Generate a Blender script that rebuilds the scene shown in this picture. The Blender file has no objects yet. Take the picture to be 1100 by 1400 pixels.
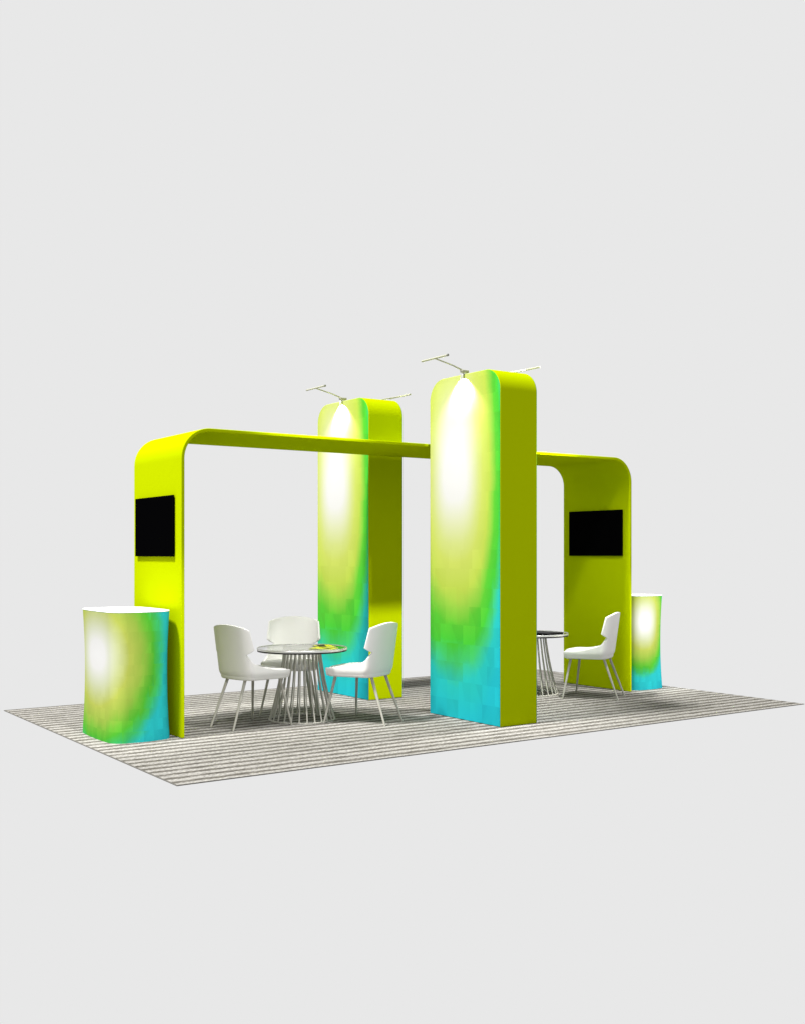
import bpy, bmesh, math, random
from mathutils import Vector
random.seed(7)
S = bpy.context.scene
C = S.collection
PI = math.pi

# ---------------------------------------------------------------- camera
cam_d = bpy.data.cameras.new('camera')
cam = bpy.data.objects.new('camera', cam_d)
C.objects.link(cam)
S.camera = cam
cam.location = (-2.745, -6.389, 1.45)
cam.rotation_euler = (math.radians(90), 0, math.radians(-34.939))
cam_d.sensor_fit = 'VERTICAL'
cam_d.sensor_height = 36
cam_d.lens = 1484.0 / 1400.0 * 36.0
cam_d.shift_x = 0.0
cam_d.shift_y = 57.0 / 1400.0
cam_d.clip_start = 0.05
cam_d.clip_end = 200

# ---------------------------------------------------------------- world: an even pale grey studio
W = bpy.data.worlds.new('World')
S.world = W
W.use_nodes = True
bg = W.node_tree.nodes['Background']
bg.inputs[0].default_value = (0.807, 0.807, 0.807, 1)
bg.inputs[1].default_value = 1.0

S.view_settings.view_transform = 'Standard'
S.view_settings.look = 'None'
S.view_settings.exposure = 0
S.view_settings.gamma = 1
S.view_settings.use_curve_mapping = False


def spot(name, loc, target, watts, size_deg, blend, radius, color=(1, 1, 1)):
    d = bpy.data.lights.new(name, 'SPOT')
    d.energy = watts
    d.spot_size = math.radians(size_deg)
    d.spot_blend = blend
    d.shadow_soft_size = radius
    d.color = color
    o = bpy.data.objects.new(name, d)
    C.objects.link(o)
    o.location = loc
    o.rotation_euler = (Vector(target) - Vector(loc)).to_track_quat('-Z', 'Y').to_euler()
    return o


# key flood: high on the left, along the length of the stand
KEY_AZ, KEY_EL, KEY_D = math.radians(1.5), math.radians(60), 26.0
kt = Vector((3.0, 2.0, 0.8))
kd = Vector((math.cos(KEY_EL) * math.cos(KEY_AZ), math.cos(KEY_EL) * math.sin(KEY_AZ), -math.sin(KEY_EL)))
spot('key_flood', kt - kd * KEY_D, kt, 2.45 * 39.5 * KEY_D ** 2, 30, 0.3, 1.7, (1.0, 0.985, 0.95))
# second flood: overhead, in front of the arch, right of the towers
spot('unseen_overhead_flood', (4.0, 0.60, 4.0), (5.6, 1.9, 0.5), 330, 40, 0.9, 0.12, (1.0, 0.99, 0.97))  # added fill, out of view, brightens the right arch leg
spot('unseen_overhead_flood', (1.9, 0.60, 4.0), (1.95, 2.15, 0.4), 520, 46, 0.9, 0.10, (1.0, 0.99, 0.97))  # added fill, out of view, brightens the chairs round the left table
spot('unseen_overhead_flood', (4.6, 0.62, 3.90), (3.2, 2.2, 0.0), 1500, 72, 1.0, 0.05, (1.0, 0.99, 0.96))

# two added fill lamps, out of view, brightening the counter fronts
spot('counter_fill', (0.20, -1.3, 3.5), (0.42, 1.61, 0.50), 900, 26, 0.8, 0.08, (1.0, 0.99, 0.97))
spot('counter_fill', (6.45, -0.9, 3.3), (6.16, 1.61, 0.55), 1200, 24, 0.8, 0.08, (1.0, 0.99, 0.97))

# ---------------------------------------------------------------- node helpers
def new_mat(name):
    m = bpy.data.materials.new(name)
    m.use_nodes = True
    nt = m.node_tree
    return m, nt, nt.nodes['Principled BSDF']


class N:
    """tiny expression helper over math nodes"""
    def __init__(self, nt):
        self.nt = nt

    def m(self, op, a, b=None, c=None):
        n = self.nt.nodes.new('ShaderNodeMath')
        n.operation = op
        for i, v in enumerate((a, b, c)):
            if v is None:
                continue
            if isinstance(v, (int, float)):
                n.inputs[i].default_value = v
            else:
                self.nt.links.new(v, n.inputs[i])
        return n.outputs[0]

    def comb(self, x, y, z=0.0):
        n = self.nt.nodes.new('ShaderNodeCombineXYZ')
        for i, v in enumerate((x, y, z)):
            if isinstance(v, (int, float)):
                n.inputs[i].default_value = v
            else:
                self.nt.links.new(v, n.inputs[i])
        return n.outputs[0]

    def noise(self, vec, scale, detail=2.0, rough=0.5):
        n = self.nt.nodes.new('ShaderNodeTexNoise')
        n.inputs['Scale'].default_value = scale
        n.inputs['Detail'].default_value = detail
        n.inputs['Roughness'].default_value = rough
        self.nt.links.new(vec, n.inputs['Vector'])
        return n.outputs['Fac']

    def white(self, vec):
        n = self.nt.nodes.new('ShaderNodeTexWhiteNoise')
        n.noise_dimensions = '3D'
        self.nt.links.new(vec, n.inputs['Vector'])
        return n.outputs['Value']

    def ramp(self, fac, stops, interp='LINEAR'):
        n = self.nt.nodes.new('ShaderNodeValToRGB')
        cr = n.color_ramp
        cr.interpolation = interp
        while len(cr.elements) > 1:
            cr.elements.remove(cr.elements[-1])
        cr.elements[0].position = stops[0][0]
        cr.elements[0].color = (*stops[0][1], 1)
        for p, c in stops[1:]:
            e = cr.elements.new(p)
            e.color = (*c, 1)
        self.nt.links.new(fac, n.inputs[0])
        return n.outputs[0]

    def mixcol(self, fac, a, b, mode='MIX'):
        n = self.nt.nodes.new('ShaderNodeMix')
        n.data_type = 'RGBA'
        n.blend_type = mode
        for sock, v in ((n.inputs[0], fac), (n.inputs[6], a), (n.inputs[7], b)):
            if isinstance(v, (int, float)):
                sock.default_value = v
            elif isinstance(v, tuple):
                sock.default_value = (*v, 1)
            else:
                self.nt.links.new(v, sock)
        return n.outputs[2]


def coords(nt, kind='Object'):
    t = nt.nodes.new('ShaderNodeTexCoord')
    s = nt.nodes.new('ShaderNodeSeparateXYZ')
    nt.links.new(t.outputs[kind], s.inputs[0])
    return t.outputs[kind], s.outputs


def plain(name, col, rough=0.6, spec=0.3, metal=0.0, var=0.04, scale=30.0, bump=0.0, bump_scale=400.0):
    m, nt, b = new_mat(name)
    e = N(nt)
    v, _ = coords(nt)
    f = e.noise(v, scale, 3.0)
    c = e.mixcol(f, tuple(x * (1 - var) for x in col), tuple(min(1, x * (1 + var)) for x in col))
    nt.links.new(c, b.inputs['Base Color'])
    b.inputs['Roughness'].default_value = rough
    b.inputs['Specular IOR Level'].default_value = spec
    b.inputs['Metallic'].default_value = metal
    if bump:
        bn = nt.nodes.new('ShaderNodeBump')
        bn.inputs['Strength'].default_value = bump
        bn.inputs['Distance'].default_value = 0.002
        nt.links.new(e.noise(v, bump_scale, 2.0), bn.inputs['Height'])
        nt.links.new(bn.outputs[0], b.inputs['Normal'])
    return m


def print_mat(name, kind, ax, centre, radii, stops, up=1.0, pw=1.0, tile=0.165, jitter=0.05, shade=0.15):
    """printed graphic: white glow -> lime -> green -> cyan, broken into offset tiles"""
    m, nt, b = new_mat(name)
    e = N(nt)
    v, xyz = coords(nt, kind)
    a, z = xyz[ax[0]], xyz[ax[1]]
    row = e.m('FLOOR', e.m('DIVIDE', z, tile))
    off = e.white(e.comb(row, 3.7, 1.1))
    au = e.m('ADD', e.m('DIVIDE', a, tile), off)
    col = e.m('FLOOR', au)
    fr = e.m('FRACT', au)
    rnd = e.white(e.comb(row, col, 0.5))
    rnd2 = e.white(e.comb(row, col, 9.5))
    dx = e.m('DIVIDE', e.m('SUBTRACT', a, centre[0]), radii[0])
    dz = e.m('DIVIDE', e.m('SUBTRACT', z, centre[1]), radii[1])
    dx = e.m('POWER', e.m('ABSOLUTE', dx), pw)
    dz = e.m('ADD', e.m('MINIMUM', dz, 0.0), e.m('MULTIPLY', e.m('MAXIMUM', dz, 0.0), up))
    d = e.m('SQRT', e.m('ADD', e.m('MULTIPLY', dx, dx), e.m('MULTIPLY', dz, dz)))
    # the tiles only show away from the glow
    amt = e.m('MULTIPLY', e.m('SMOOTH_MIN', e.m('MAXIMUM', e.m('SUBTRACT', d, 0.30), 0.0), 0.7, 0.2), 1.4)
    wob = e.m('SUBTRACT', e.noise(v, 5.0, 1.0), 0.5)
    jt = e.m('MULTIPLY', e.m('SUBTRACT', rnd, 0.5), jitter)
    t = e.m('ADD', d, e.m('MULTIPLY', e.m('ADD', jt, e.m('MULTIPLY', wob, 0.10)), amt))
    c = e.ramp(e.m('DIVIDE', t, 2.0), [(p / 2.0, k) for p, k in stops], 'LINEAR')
    grad = e.m('MULTIPLY', e.m('SUBTRACT', fr, 0.5), e.m('SUBTRACT', rnd2, 0.35))
    br = e.m('ADD', e.m('SUBTRACT', rnd2, 0.5), grad)
    # faint wedge-shaped facets inside the tiles
    fz = e.m('FRACT', e.m('DIVIDE', z, tile))
    rnd3 = e.white(e.comb(row, col, 4.5))
    lean = e.m('MULTIPLY', e.m('SUBTRACT', rnd3, 0.5), 1.2)
    edge = e.m('ADD', e.m('ADD', 0.2, e.m('MULTIPLY', rnd, 0.6)), e.m('MULTIPLY', e.m('SUBTRACT', fz, 0.5), lean))
    wedge = e.m('SUBTRACT', e.m('MINIMUM', e.m('MAXIMUM', e.m('MULTIPLY', e.m('SUBTRACT', fr, edge), 9.0), 0.0), 1.0), 0.5)
    br = e.m('ADD', br, e.m('MULTIPLY', wedge, e.m('SUBTRACT', rnd3, 0.4)))
    k = e.m('ADD', 1.0, e.m('MULTIPLY', e.m('MULTIPLY', br, shade), amt))
    n = nt.nodes.new('ShaderNodeVectorMath')
    n.operation = 'SCALE'
    nt.links.new(c, n.inputs[0])
    nt.links.new(k, n.inputs[3])
    nt.links.new(n.outputs[0], b.inputs['Base Color'])
    b.inputs['Roughness'].default_value = 0.8
    b.inputs['Specular IOR Level'].default_value = 0.05
    return m


# ---------------------------------------------------------------- materials
LIME = (0.318, 0.395, 0.0003)
M_lime = plain('lime_fabric', LIME, 0.9, 0.0, var=0.015, scale=3.0)
M_black = plain('black_screen', (0.0008, 0.0008, 0.001), 0.35, 0.0)
M_case = plain('black_plastic', (0.0015, 0.0015, 0.0015), 0.5, 0.0)
M_white = plain('white_laminate', (0.82, 0.82, 0.82), 0.5, 0.2, var=0.01)
M_chair = plain('white_leather', (0.75, 0.74, 0.725), 0.6, 0.2, var=0.015, scale=20, bump=0.1)
M_leg = plain('pale_painted_steel', (0.36, 0.35, 0.31), 0.5, 0.25)
M_rod = plain('grey_painted_rod', (0.42, 0.41, 0.365), 0.45, 0.3)
M_rim = plain('polished_rim', (0.55, 0.55, 0.53), 0.25, 0.5, metal=0.6)
M_dark = plain('dark_seal', (0.02, 0.02, 0.018), 0.5, 0.1)
M_lamp = plain('satin_lamp_metal', (0.33, 0.33, 0.26), 0.4, 0.3)
M_lampw = plain('white_lamp_clamp', (0.85, 0.85, 0.85), 0.4, 0.3)
M_lampd = plain('grey_end_cap', (0.22, 0.22, 0.19), 0.5, 0.2)

g, nt, b = new_mat('clear_glass')
b.inputs['Base Color'].default_value = (0.80, 0.82, 0.81, 1)
b.inputs['Roughness'].default_value = 0.01
b.inputs['IOR'].default_value = 1.45
b.inputs['Transmission Weight'].default_value = 1.0
M_glass = g

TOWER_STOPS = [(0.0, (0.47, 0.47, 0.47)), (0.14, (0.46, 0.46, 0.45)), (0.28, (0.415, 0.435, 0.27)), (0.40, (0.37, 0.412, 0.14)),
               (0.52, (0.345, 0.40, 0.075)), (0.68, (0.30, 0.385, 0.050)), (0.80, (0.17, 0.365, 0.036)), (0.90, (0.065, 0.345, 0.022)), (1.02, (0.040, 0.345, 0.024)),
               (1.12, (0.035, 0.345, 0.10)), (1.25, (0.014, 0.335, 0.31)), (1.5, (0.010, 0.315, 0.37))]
M_tower = print_mat('tower_print', 'Object', (1, 2), (0.125, 2.12), (0.60, 1.44), TOWER_STOPS, up=0.70, pw=1.5)  # printed glow stretched upward, painting in part of the arm light's fan
COUNTER_STOPS = [(0.0, (0.50, 0.50, 0.50)), (0.16, (0.48, 0.48, 0.475)), (0.30, (0.40, 0.42, 0.32)), (0.44, (0.335, 0.365, 0.17)),
                 (0.58, (0.285, 0.325, 0.058)), (0.74, (0.20, 0.30, 0.040)), (0.86, (0.10, 0.295, 0.025)), (0.95, (0.05, 0.29, 0.02)),
                 (1.05, (0.03, 0.30, 0.08)), (1.18, (0.014, 0.31, 0.32)), (1.6, (0.012, 0.29, 0.35))]
M_counter_a = print_mat('counter_print_large_glow', 'UV', (0, 1), (0.26, 0.66), (0.665, 0.69), COUNTER_STOPS, pw=1.3, tile=0.085)
M_counter_b = print_mat('counter_print_small_glow', 'UV', (0, 1), (0.715, 0.72), (0.31, 0.51), COUNTER_STOPS, pw=1.3, tile=0.085)

# striped carpet
m, nt, b = new_mat('striped_carpet_pile')
e = N(nt)
v, xyz = coords(nt)
x, y = xyz[0], xyz[1]
PER = 0.125
streak = e.noise(e.comb(e.m('MULTIPLY', x, 7.0), e.m('MULTIPLY', y, 34.0)), 1.0, 5.0, 0.72)
wob = e.m('MULTIPLY', e.m('SUBTRACT', e.noise(e.comb(e.m('MULTIPLY', x, 2.5), e.m('MULTIPLY', y, 14.0)), 1.0, 3.0, 0.6), 0.5), 0.05)
fr = e.m('FRACT', e.m('DIVIDE', e.m('ADD', e.m('ADD', y, 0.05), wob), PER))
tri = e.m('ABSOLUTE', e.m('SUBTRACT', fr, 0.5))          # 0.5 at the line, 0 between
tri = e.m('ADD', tri, e.m('MULTIPLY', e.m('SUBTRACT', streak, 0.5), 0.85))
tuft = e.noise(e.comb(e.m('MULTIPLY', x, 42.0), e.m('MULTIPLY', y, 90.0)), 1.0, 3.0, 0.6)
c = e.ramp(tri, [(0.0, (0.295, 0.285, 0.268)), (0.17, (0.265, 0.256, 0.241)), (0.35, (0.138, 0.130, 0.115)), (0.5, (0.072, 0.067, 0.059))])
k = e.ramp(tuft, [(0.32, (0.42, 0.42, 0.43)), (0.66, (1.30, 1.30, 1.30))])
c2 = e.mixcol(1.0, c, k, 'MULTIPLY')
nt.links.new(c2, b.inputs['Base Color'])
b.inputs['Roughness'].default_value = 1.0
b.inputs['Specular IOR Level'].default_value = 0.0
bn = nt.nodes.new('ShaderNodeBump')
bn.inputs['Strength'].default_value = 0.5
bn.inputs['Distance'].default_value = 0.004
nt.links.new(tuft, bn.inputs['Height'])
nt.links.new(bn.outputs[0], b.inputs['Normal'])
M_carpet = m
M_binding = plain('carpet_binding', (0.13, 0.125, 0.115), 1.0, 0.0, var=0.2, scale=60)


# ---------------------------------------------------------------- mesh helpers
def obj(name, bm, mat, parent=None, smooth=True, angle=35, bevel=0.0, segs=2):
    me = bpy.data.meshes.new(name)
    bmesh.ops.recalc_face_normals(bm, faces=bm.faces[:])
    bm.to_mesh(me)
    bm.free()
    me.materials.append(mat)
    o = bpy.data.objects.new(name, me)
    C.objects.link(o)
    if smooth:
        for p in me.polygons:
            p.use_smooth = True
        me.set_sharp_from_angle(angle=math.radians(angle))
    if bevel:
        md = o.modifiers.new('bevel', 'BEVEL')
        md.width = bevel
        md.segments = segs
        md.limit_method = 'ANGLE'
        md.angle_limit = math.radians(40)
        md.harden_normals = False
    if parent:
        o.parent = parent
    return o


def thing(name, label, cat, loc=(0, 0, 0), rotz=0.0, group=None):
    o = bpy.data.objects.new(name, None)
    o.empty_display_size = 0.2
    C.objects.link(o)
    o.location = loc
    o.rotation_euler = (0, 0, rotz)
    tag(o, label, cat, group)
    return o


def tag(o, label, cat, group=None):
    o['label'] = label
    o['category'] = cat
    if group:
        o['group'] = group


def dup(root, loc, rotz, label):
    r = root.copy()
    C.objects.link(r)
    r.location = loc
    r.rotation_euler = (0, 0, rotz)
    r['label'] = label
    for ch in list(root.children):
        c = ch.copy()
        C.objects.link(c)
        c.parent = r
        for gch in list(ch.children):
            d = gch.copy()
            C.objects.link(d)
            d.parent = c
    return r


def add_box(bm, x0, x1, y0, y1, z0, z1):
    vs = [bm.verts.new((x, y, z)) for x in (x0, x1) for y in (y0, y1) for z in (z0, z1)]
    for f in ((0, 1, 3, 2), (4, 6, 7, 5), (0, 4, 5, 1), (2, 3, 7, 6), (0, 2, 6, 4), (1, 5, 7, 3)):
        bm.faces.new([vs[i] for i in f])


def add_tube(bm, pts, radii, n=12, cap=True):
    rings = []
    P = [Vector(p) for p in pts]
    if isinstance(radii, (int, float)):
        radii = [radii] * len(P)
    for i, p in enumerate(P):
        t = (P[min(i + 1, len(P) - 1)] - P[max(i - 1, 0)]).normalized()
        ref = Vector((0, 0, 1)) if abs(t.z) < 0.9 else Vector((1, 0, 0))
        a = t.cross(ref).normalized()
        bb = t.cross(a).normalized()
        rings.append([bm.verts.new(p + (a * math.cos(2 * PI * k / n) + bb * math.sin(2 * PI * k / n)) * radii[i]) for k in range(n)])
    for r0, r1 in zip(rings, rings[1:]):
        for k in range(n):
            bm.faces.new((r0[k], r0[(k + 1) % n], r1[(k + 1) % n], r1[k]))
    if cap:
        bm.faces.new(rings[0])
        bm.faces.new(rings[-1])


def add_lathe(bm, prof, n=96, closed=False):
    rings = []
    for r, z in prof:
        rings.append([bm.verts.new((r * math.cos(2 * PI * k / n), r * math.sin(2 * PI * k / n), z)) for k in range(n)])
    pairs = list(zip(rings, rings[1:]))
    if closed:
        pairs.append((rings[-1], rings[0]))
    for r0, r1 in pairs:
        for k in range(n):
            bm.faces.new((r0[k], r0[(k + 1) % n], r1[(k + 1) % n], r1[k]))
    if not closed:
        bm.faces.new(rings[0])
        bm.faces.new(rings[-1])


def prism(bm, outline, axis, a0, a1):
    """outline of (p, q) pairs extruded along an axis ('x' -> outline is y,z; 'y' -> x,z; 'z' -> x,y)"""
    def mk(p, q, a):
        return {'x': (a, p, q), 'y': (p, a, q), 'z': (p, q, a)}[axis]
    A = [bm.verts.new(mk(p, q, a0)) for p, q in outline]
    B = [bm.verts.new(mk(p, q, a1)) for p, q in outline]
    n = len(A)
    for i in range(n):
        bm.faces.new((A[i], A[(i + 1) % n], B[(i + 1) % n], B[i]))
    bm.faces.new(A)
    bm.faces.new(B)


def arc(cx, cy, r, a0, a1, n=14):
    return [(cx + r * math.cos(math.radians(a0 + (a1 - a0) * i / n)), cy + r * math.sin(math.radians(a0 + (a1 - a0) * i / n))) for i in range(n + 1)]


# ---------------------------------------------------------------- carpet
bm = bmesh.new()
add_box(bm, 0, 6.44, 0, 3.97, -0.006, 0.0)
carpet = obj('carpet', bm, M_carpet, smooth=False)
tag(carpet, 'long grey and cream striped carpet lying under the whole stand', 'carpet')
bm = bmesh.new()
for (x0, x1, y0, y1) in ((-0.008, 6.448, -0.008, 0.0), (-0.008, 6.448, 3.97, 3.978), (-0.008, 0.0, 0.0, 3.97), (6.44, 6.448, 0.0, 3.97)):
    add_box(bm, x0, x1, y0, y1, -0.007, -0.0015)
obj('edge_binding', bm, M_binding, carpet, smooth=False)

# ---------------------------------------------------------------- lime arch
AX0, AX1, AY0, AY1, AZ, AT, AR = 0.716, 5.764, 1.59, 2.594, 2.452, 0.028, 0.25
outer = [(AX0, 0)] + arc(AX0 + AR, AZ - AR, AR, 180, 90, 20) + arc(AX1 - AR, AZ - AR, AR, 90, 0, 20) + [(AX1, 0)]
ri = AR - AT
inner = [(AX1 - AT, 0)] + arc(AX1 - AR, AZ - AR, ri, 0, 90, 20) + arc(AX0 + AR, AZ - AR, ri, 90, 180, 20) + [(AX0 + AT, 0)]
bm = bmesh.new()
NN = len(outer)
io = list(reversed(inner))
V = {}
for j, yy in enumerate((AY0, AY1)):
    for i in range(NN):
        V['o', i, j] = bm.verts.new((outer[i][0], yy, outer[i][1]))
        V['i', i, j] = bm.verts.new((io[i][0], yy, io[i][1]))
for i in range(NN - 1):
    bm.faces.new((V['o', i, 0], V['o', i + 1, 0], V['o', i + 1, 1], V['o', i, 1]))
    bm.faces.new((V['i', i, 0], V['i', i, 1], V['i', i + 1, 1], V['i', i + 1, 0]))
    for j in (0, 1):
        bm.faces.new((V['o', i, j], V['i', i, j], V['i', i + 1, j], V['o', i + 1, j]))
for i in (0, NN - 1):
    bm.faces.new((V['o', i, 0], V['o', i, 1], V['i', i, 1], V['i', i, 0]))
arch = obj('display_arch', bm, M_lime, bevel=0.006, segs=3)
tag(arch, 'wide lime green fabric arch spanning the carpet between the two towers', 'arch')


# ---------------------------------------------------------------- towers
TW, TD, TH, TR = 0.985, 0.405, 3.015, 0.19


def rounded(w, h, r, inset=0.0):
    hw = w / 2 - inset
    rr = r - inset
    return [(-hw, inset)] + arc(-hw + rr, h - inset - rr, rr, 180, 90, 18) + arc(hw - rr, h - inset - rr, rr, 90, 0, 18) + [(hw, inset)]


tower = thing('display_tower', 'front fabric tower with glowing lime to cyan print, nearest on the carpet', 'tower',
              (3.112, 1.065, 0), 0, 'printed fabric towers beside the arch')
bm = bmesh.new()
prism(bm, rounded(TW, TH, TR), 'x', 0.0, TD)
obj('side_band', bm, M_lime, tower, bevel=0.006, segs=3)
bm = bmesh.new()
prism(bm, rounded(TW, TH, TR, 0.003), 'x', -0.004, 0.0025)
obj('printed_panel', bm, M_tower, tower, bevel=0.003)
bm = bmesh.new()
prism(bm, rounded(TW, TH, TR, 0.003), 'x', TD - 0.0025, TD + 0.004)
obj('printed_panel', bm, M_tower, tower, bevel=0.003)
tower_b = dup(tower, (3.13, 3.0925, 0), 0, 'rear fabric tower with lime to cyan print, standing behind the arch beam')


# ---------------------------------------------------------------- arm lights on the towers
def arm_light(loc, rotz, label, lit=True):
    """local -x points out from the panel; origin on the tower's top edge"""
    t = thing('arm_light', label, 'spotlight', loc, rotz, 'arm lights clamped on the tower tops')
    bm = bmesh.new()
    add_tube(bm, [(0.03, 0, 0.004), (-0.004, 0, 0.012), (-0.016, 0, 0.0), (-0.017, 0, -0.026), (-0.018, 0.010, -0.050)], [0.010, 0.011, 0.012, 0.012, 0.010], 12)
    obj('clamp', bm, M_lampw, t)
    bm = bmesh.new()
    add_box(bm, -0.03, 0.05, -0.016, 0.016, 0.013, 0.037)
    obj('driver_box', bm, M_lamp, t, bevel=0.005)
    bm = bmesh.new()
    add_tube(bm, [(0.0, 0, 0.03), (-0.12, 0, 0.066), (-0.31, 0, 0.106)], [0.008, 0.0065, 0.0065], 10)
    obj('arm', bm, M_lamp, t)
    bm = bmesh.new()
    add_tube(bm, [(-0.31, -0.172, 0.108), (-0.31, 0.172, 0.108)], 0.0085, 12)
    lb = obj('light_bar', bm, M_lamp, t)
    for s in (-1, 1):
        bm = bmesh.new()
        add_tube(bm, [(-0.31, s * 0.168, 0.108), (-0.31, s * 0.186, 0.108)], 0.0105 if s < 0 else 0.009, 12)
        obj('end_cap', bm, M_lampd if s < 0 else M_lamp, lb)
    if not lit:
        return t
    # the lamp's own beam, washing down the panel below the clamp
    d = bpy.data.lights.new('panel_beam', 'SPOT')
    d.energy = 82
    d.spot_size = math.radians(146)
    d.spot_blend = 0.22
    d.shadow_soft_size = 0.004
    o = bpy.data.objects.new('panel_beam', d)
    C.objects.link(o)
    o.parent = t
    o.location = (-0.028, 0.004, -0.066)
    o.rotation_euler = (0, math.radians(-62), 0)
    return t


for tx, ty, who in ((3.112, 1.065, 'front'), (3.13, 3.0925, 'rear')):
    arm_light((tx - 0.004, ty, TH), 0, 'thin white arm light reaching left from the top of the %s tower' % who)
    arm_light((tx + TD + 0.004, ty, TH), PI, 'thin white arm light reaching right behind the top of the %s tower' % who, lit=(who == 'rear'))


# ---------------------------------------------------------------- televisions
def television(loc, label):
    """hangs on a wall; screen faces -x; origin on the wall, bottom centre"""
    t = thing('television', label, 'television', loc, 0, 'televisions on the arch legs')
    w, h = 0.80, 0.490
    bm = bmesh.new()
    add_box(bm, -0.023, -0.006, -w / 2, w / 2, 0, h)
    obj('casing', bm, M_case, t, bevel=0.004)
    bm = bmesh.new()
    add_box(bm, -0.0245, -0.0225, -w / 2 + 0.01, w / 2 - 0.01, 0.012, h - 0.01)
    obj('screen', bm, M_black, t, bevel=0.001)
    bm = bmesh.new()
    add_box(bm, -0.0065, 0.0, -0.2, 0.2, 0.12, 0.38)
    obj('wall_bracket', bm, M_case, t, bevel=0.002)
    return t


television((AX0, 2.11, 1.427), 'black flat television on the outer face of the left arch leg')
television((AX1 - AT, 2.083, 1.427), 'black flat television on the inner face of the right arch leg')


# ---------------------------------------------------------------- counters
def counter_outline(w, d, r, bulge, n=10):
    """rounded rectangle, sides bowed out a little; starts at far -x corner, runs along -x face, -y face, ..."""
    pts = []
    hw, hd = w / 2, d / 2
    ctr = [(-hw + r, -hd + r, 180, 270), (hw - r, -hd + r, 270, 360), (hw - r, hd - r, 0, 90), (-hw + r, hd - r, 90, 180)]
    m = 10
    def side(p, q, nx, ny):
        L = []
        for i in range(1, m):
            t = i / m
            bb = bulge * 4 * t * (1 - t)
            L.append((p[0] + (q[0] - p[0]) * t + nx * bb, p[1] + (q[1] - p[1]) * t + ny * bb))
        return L
    A = [arc(cx, cy, r, a0, a1, n) for cx, cy, a0, a1 in ctr]
    norm = [(0, -1), (1, 0), (0, 1)]
    pts += side(A[3][-1], A[0][0], -1, 0)
    for i in range(4):
        pts += A[i]
        if i < 3:
            pts += side(A[i][-1], A[i + 1][0], *norm[i])
    return pts


def counter(loc, mat, label):
    t = thing('display_counter', label, 'counter', loc, 0, 'printed counters at the carpet ends')
    w, d, h = 0.50, 0.80, 0.995
    base = counter_outline(w, d, 0.13, 0.012)
    n = len(base)
    bm = bmesh.new()
    uvl = bm.loops.layers.uv.new('UVMap')
    zs = [h * i / 24 for i in range(25)]
    ss = [0.0]
    for i in range(n):
        a, bq = base[i], base[(i + 1) % n]
        ss.append(ss[-1] + math.hypot(a[0] - bq[0], a[1] - bq[1]))
    rings = []
    for z in zs:
        q = 1 - abs(2 * z / h - 1.04) ** 2
        k = 1 - 0.060 * max(0, q)
        rings.append([bm.verts.new((p[0] * k, p[1] * (1 - 0.042 * max(0, q)), z)) for p in base])
    cut = int(n - 12)
    tot = ss[-1]
    for r in range(24):
        for i in range(n):
            f = bm.faces.new((rings[r][i], rings[r][(i + 1) % n], rings[r + 1][(i + 1) % n], rings[r + 1][i]))
            for lp, (s, z) in zip(f.loops, ((ss[i], zs[r]), (ss[i + 1], zs[r]), (ss[i + 1], zs[r + 1]), (ss[i], zs[r + 1]))):
                lp[uvl].uv = (s - tot if i >= cut else s, z)
    bm.faces.new(rings[0])
    bm.faces.new(rings[-1])
    obj('printed_cover', bm, mat, t, angle=50)
    bm = bmesh.new()
    top = [(p[0] * 0.998, p[1] * 0.998) for p in counter_outline(w, d, 0.13, 0.012)]
    prism(bm, top, 'z', h + 0.001, h + 0.011)
    obj('countertop', bm, M_white, t, bevel=0.004)
    return t


counter((0.420, 2.010, 0), M_counter_a, 'waisted printed counter with white top, large glow, in front of left arch leg')
counter((6.08, 2.005, 0), M_counter_b, 'waisted printed counter with white top, half hidden behind right arch leg')


# ---------------------------------------------------------------- tables
table = thing('round_table', 'round glass table with flared wire base, three white chairs round it', 'table',
              (1.985, 1.912, 0), 0, 'round glass tables')
ZT = 0.615
bm = bmesh.new()
add_lathe(bm, [(0.380, ZT + 0.002), (0.3835, ZT + 0.005), (0.3835, ZT + 0.008), (0.380, ZT + 0.011)], 128)
obj('glass_top', bm, M_glass, table)
bm = bmesh.new()
add_lathe(bm, [(0.3842, ZT - 0.003), (0.394, ZT - 0.003), (0.394, ZT + 0.015), (0.3842, ZT + 0.015)], 128, closed=True)
rim = obj('rim', bm, M_rim, table, bevel=0.002)
bm = bmesh.new()
add_lathe(bm, [(0.366, ZT - 0.015), (0.391, ZT - 0.015), (0.391, ZT - 0.0035), (0.366, ZT - 0.0035)], 128, closed=True)
obj('seal', bm, M_dark, rim)
bm = bmesh.new()
add_lathe(bm, [(0.148, ZT - 0.008), (0.168, ZT - 0.008), (0.168, ZT + 0.0015), (0.148, ZT + 0.0015)], 64, closed=True)
obj('top_ring', bm, M_rod, table, bevel=0.002)
bm = bmesh.new()
add_lathe(bm, [(0.276, 0.0), (0.292, 0.0), (0.292, 0.010), (0.276, 0.010)], 64, closed=True)
obj('base_ring', bm, M_rod, table, bevel=0.002)
bm = bmesh.new()
pts = []
for i in range(9):
    q = i / 8
    rr = 0.158 + (0.284 - 0.158) * (0.55 * q + 0.45 * q * q)
    pts.append((rr, 0, (ZT - 0.004) * (1 - q) + 0.005 * q))
add_tube(bm, pts, 0.0062, 10)
rod0 = obj('rod', bm, M_rod, table)
NR = 26
for k in range(1, NR):
    r = rod0.copy()
    C.objects.link(r)
    r.parent = table
    r.rotation_euler = (0, 0, 2 * PI * k / NR)
dup(table, (4.79, 2.09, 0), 0.1, 'round glass table with flared wire base, half hidden behind the front tower')


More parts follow.
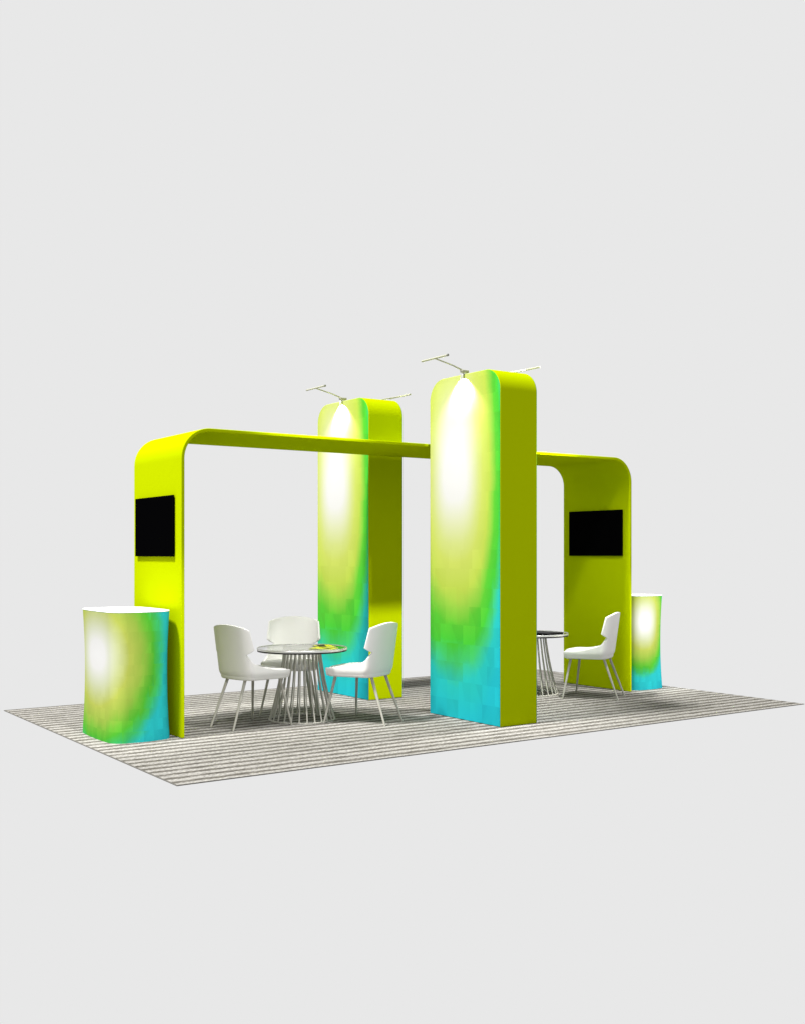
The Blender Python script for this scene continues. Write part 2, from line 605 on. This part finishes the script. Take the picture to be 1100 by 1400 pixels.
# ---------------------------------------------------------------- chairs
def upath(s):
    """U-shaped plan, arc length s from the rear centre; returns x, y (forward is +x)"""
    R = 0.225
    q = R * PI / 2
    a = abs(s)
    if a < q:
        th = a / R
        # squarish back
        cx, sy = math.cos(th), math.sin(th)
        p = 2 / 2.6
        x = -0.095 - 0.09 * (cx ** p if cx > 0 else 0)
        y = R * (sy ** p if sy > 0 else 0)
    else:
        x = -0.095 + (a - q) * 0.98
        y = R + 0.028 * min(1, (a - q) / 0.25)
    return x, math.copysign(y, s) if s else 0.0


def shell_pt(s, z):
    x, y = upath(s)
    h = (z - 0.41) / 0.45
    back = max(0.0, min(1.0, (0.12 - x) / 0.36))
    x -= 0.075 * h * back + 0.0 * h
    k = 1 + 0.05 * h
    if z < 0.47:                                   # tuck under at the bottom edge
        u = (0.47 - z) / 0.06
        k *= 1 - 0.07 * u * u
        x += 0.03 * u * u * back
    return Vector((x, y * k, z))


ZN = 0.615
S_NOTCH, S_FRONT = 0.205, 0.70


def smooth(a, b, x):
    t = max(0, min(1, (x - a) / (b - a)))
    return t * t * (3 - 2 * t)


def low_top(s):
    a = abs(s)
    if a <= S_NOTCH:
        return ZN
    t = (a - S_NOTCH) / (S_FRONT - S_NOTCH)
    return 0.475 + (ZN - 0.475) * (1 - t) ** 2.3


def up_ext(v):
    if v < 0.18:
        return S_NOTCH + 0.125 * (v / 0.18)
    t = (v - 0.18) / 0.82
    return S_NOTCH + 0.125 - 0.055 * t


chair = thing('lounge_chair', 'white shell chair at left of the glass table, back to the left arch leg', 'chair',
              (0, 0, 0), 0, 'white shell chairs around the glass tables')
bm = bmesh.new()
K, MX, RL, RU = 22, 14, 8, 10
def zrow(bot, top, q):
    return bot + (top - bot) * q
cols = [S_NOTCH * i / K for i in range(-K, K + 1)]
ext = [S_NOTCH + (S_FRONT - S_NOTCH) * i / MX for i in range(1, MX + 1)]
allc = [-a for a in reversed(ext)] + cols + ext
grid = [[bm.verts.new(shell_pt(s, zrow(0.408, low_top(s), r / RL))) for s in allc] for r in range(RL + 1)]
for r in range(RL):
    for c in range(len(allc) - 1):
        bm.faces.new((grid[r][c], grid[r][c + 1], grid[r + 1][c + 1], grid[r + 1][c]))
prev = grid[RL][MX:MX + 2 * K + 1]
for r in range(1, RU + 1):
    vv = r / RU
    sm = up_ext(vv)
    cur = []
    for i in range(-K, K + 1):
        sg = i / K
        s = sg * sm
        ztop = 0.862 - 0.042 * abs(sg) ** 1.5
        pv = shell_pt(s, ZN + (ztop - ZN) * vv)
        # the wings flare outwards towards their tips
        fl = max(0.0, abs(sg) - 0.45) / 0.55
        pv.y += math.copysign(0.022 * fl * fl * (1 - 0.5 * vv) * min(1, vv / 0.18), sg)
        cur.append(bm.verts.new(pv))
    for c in range(2 * K):
        bm.faces.new((prev[c], prev[c + 1], cur[c + 1], cur[c]))
    prev = cur
# underside pan closing the shell
mid = [bm.verts.new((grid[0][c].co.x * 0.9, 0, 0.400)) for c in range(0, MX + K + 1)]
for c in range(MX + K):
    a, b2 = grid[0][c], grid[0][c + 1]
    f = [a, b2, mid[c + 1], mid[c]]
    bm.faces.new(f)
L = len(allc) - 1
for c in range(MX + K):
    bm.faces.new((grid[0][L - c], mid[c], mid[c + 1], grid[0][L - c - 1]))
bmesh.ops.remove_doubles(bm, verts=bm.verts[:], dist=0.0004)
sh = obj('seat_shell', bm, M_chair, chair, angle=60)
sd = sh.modifiers.new('solid', 'SOLIDIFY')
sd.thickness = 0.019
sd.offset = -1
bv = sh.modifiers.new('bevel', 'BEVEL')
bv.width = 0.004
bv.segments = 3
bv.limit_method = 'ANGLE'
bv.angle_limit = math.radians(50)
# seat cushion filling the U
def cushion_outline(k):
    o = []
    for i in range(-30, 31):
        s = i / 30 * (S_FRONT - 0.01)
        x, y = upath(s)
        o.append(((x - 0.02) * k + 0.02, y * k))
    # rounded front edge
    fx, fy = o[-1]
    front = []
    for j in range(1, 10):
        t = j / 10
        front.append((fx + 0.045 * math.sin(PI * t) ** 0.6, fy * (1 - 2 * t)))
    return o + front
bm = bmesh.new()
lay = [(0.40, 0.86), (0.402, 0.92), (0.414, 0.955), (0.445, 0.965), (0.468, 0.955), (0.480, 0.92), (0.486, 0.80), (0.487, 0.4)]
rings = []
for z, k in lay:
    o = cushion_outline(k)
    rings.append([bm.verts.new((px_, py_, z - 0.022 * (0.25 - px_) * (1 if z > 0.44 else 0))) for px_, py_ in o])
n = len(rings[0])
for r0, r1 in zip(rings, rings[1:]):
    for i in range(n):
        bm.faces.new((r0[i], r0[(i + 1) % n], r1[(i + 1) % n], r1[i]))
bm.faces.new(rings[0])
bm.faces.new(rings[-1])
obj('seat_cushion', bm, M_chair, chair, angle=60)
for (tx, ty, fx, fy) in ((0.19, 0.175, 0.255, 0.26), (0.19, -0.175, 0.255, -0.26), (-0.125, 0.115, -0.28, 0.150), (-0.125, -0.115, -0.28, -0.150)):
    bm = bmesh.new()
    add_tube(bm, [(tx, ty, 0.412), (fx, fy, 0.0)], [0.0135, 0.0085], 12)
    obj('leg', bm, M_leg, chair)


def place_chair(cx, cy, ang):
    return (cx, cy, 0), math.radians(ang)


chair.location, chair.rotation_euler = (1.44, 1.865, 0), (0, 0, math.radians(12))
dup(chair, (2.37, 1.49, 0), math.radians(116), 'white shell chair at right of the glass table, in front of the rear tower')
dup(chair, (2.125, 2.345, 0), math.radians(235), 'white shell chair behind the glass table, its seat facing forward')
dup(chair, (5.122, 1.50, 0), math.radians(121), 'white shell chair beside the right arch leg, under its television')


# ---------------------------------------------------------------- flat slabs added to stand in for reflections in the glass tables
M_yellow = plain('yellow_reflection', (0.62, 0.66, 0.004), 0.5, 0.1)
M_black_refl = plain('black_reflection', (0.004, 0.004, 0.004), 0.5, 0.05)
M_slab_core = plain('pale_slab_core', (0.75, 0.75, 0.72), 0.9, 0.0)


def reflection_slab(loc, rotz, label, patch, group='yellow and black reflection stand-ins on the glass table'):
    t = thing('reflection_slab', label, 'reflection_slab', loc, rotz, group)
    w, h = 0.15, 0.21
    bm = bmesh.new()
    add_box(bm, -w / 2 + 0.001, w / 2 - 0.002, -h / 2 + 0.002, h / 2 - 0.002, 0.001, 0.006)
    obj('slab_core', bm, M_slab_core, t, smooth=False)
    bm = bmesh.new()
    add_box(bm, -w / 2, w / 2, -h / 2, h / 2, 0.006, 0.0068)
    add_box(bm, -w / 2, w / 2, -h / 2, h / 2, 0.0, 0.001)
    cv = obj('slab_skin', bm, M_yellow, t, smooth=False)
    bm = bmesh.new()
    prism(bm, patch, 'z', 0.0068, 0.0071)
    obj('slab_patch', bm, M_black_refl, cv, smooth=False)
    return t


ZG = ZT + 0.0112
reflection_slab((1.985 + 0.10, 1.912 - 0.20, ZG), 0.5, 'added yellow slab with a black triangle, standing in for a glass reflection, nearer the table edge', [(-0.06, -0.08), (0.06, -0.08), (0.0, 0.05)])
reflection_slab((1.985 + 0.22, 1.912 - 0.01, ZG), -0.2, 'added yellow slab with a black bar, standing in for a glass reflection, farther back', [(-0.075, -0.10), (-0.01, -0.10), (0.03, 0.09), (-0.05, 0.09)])
f = thing('dark_reflection_slab', 'added black slab standing in for a dark reflection on the glass table behind the front tower', 'dark_reflection_slab', (4.79 + 0.055, 2.09 - 0.15, ZG), 0.15)
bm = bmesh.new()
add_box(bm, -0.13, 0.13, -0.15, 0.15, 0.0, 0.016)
obj('slab_skin', bm, M_black_refl, f, bevel=0.003)
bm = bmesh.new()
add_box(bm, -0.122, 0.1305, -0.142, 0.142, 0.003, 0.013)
obj('slab_core', bm, M_slab_core, f, smooth=False)
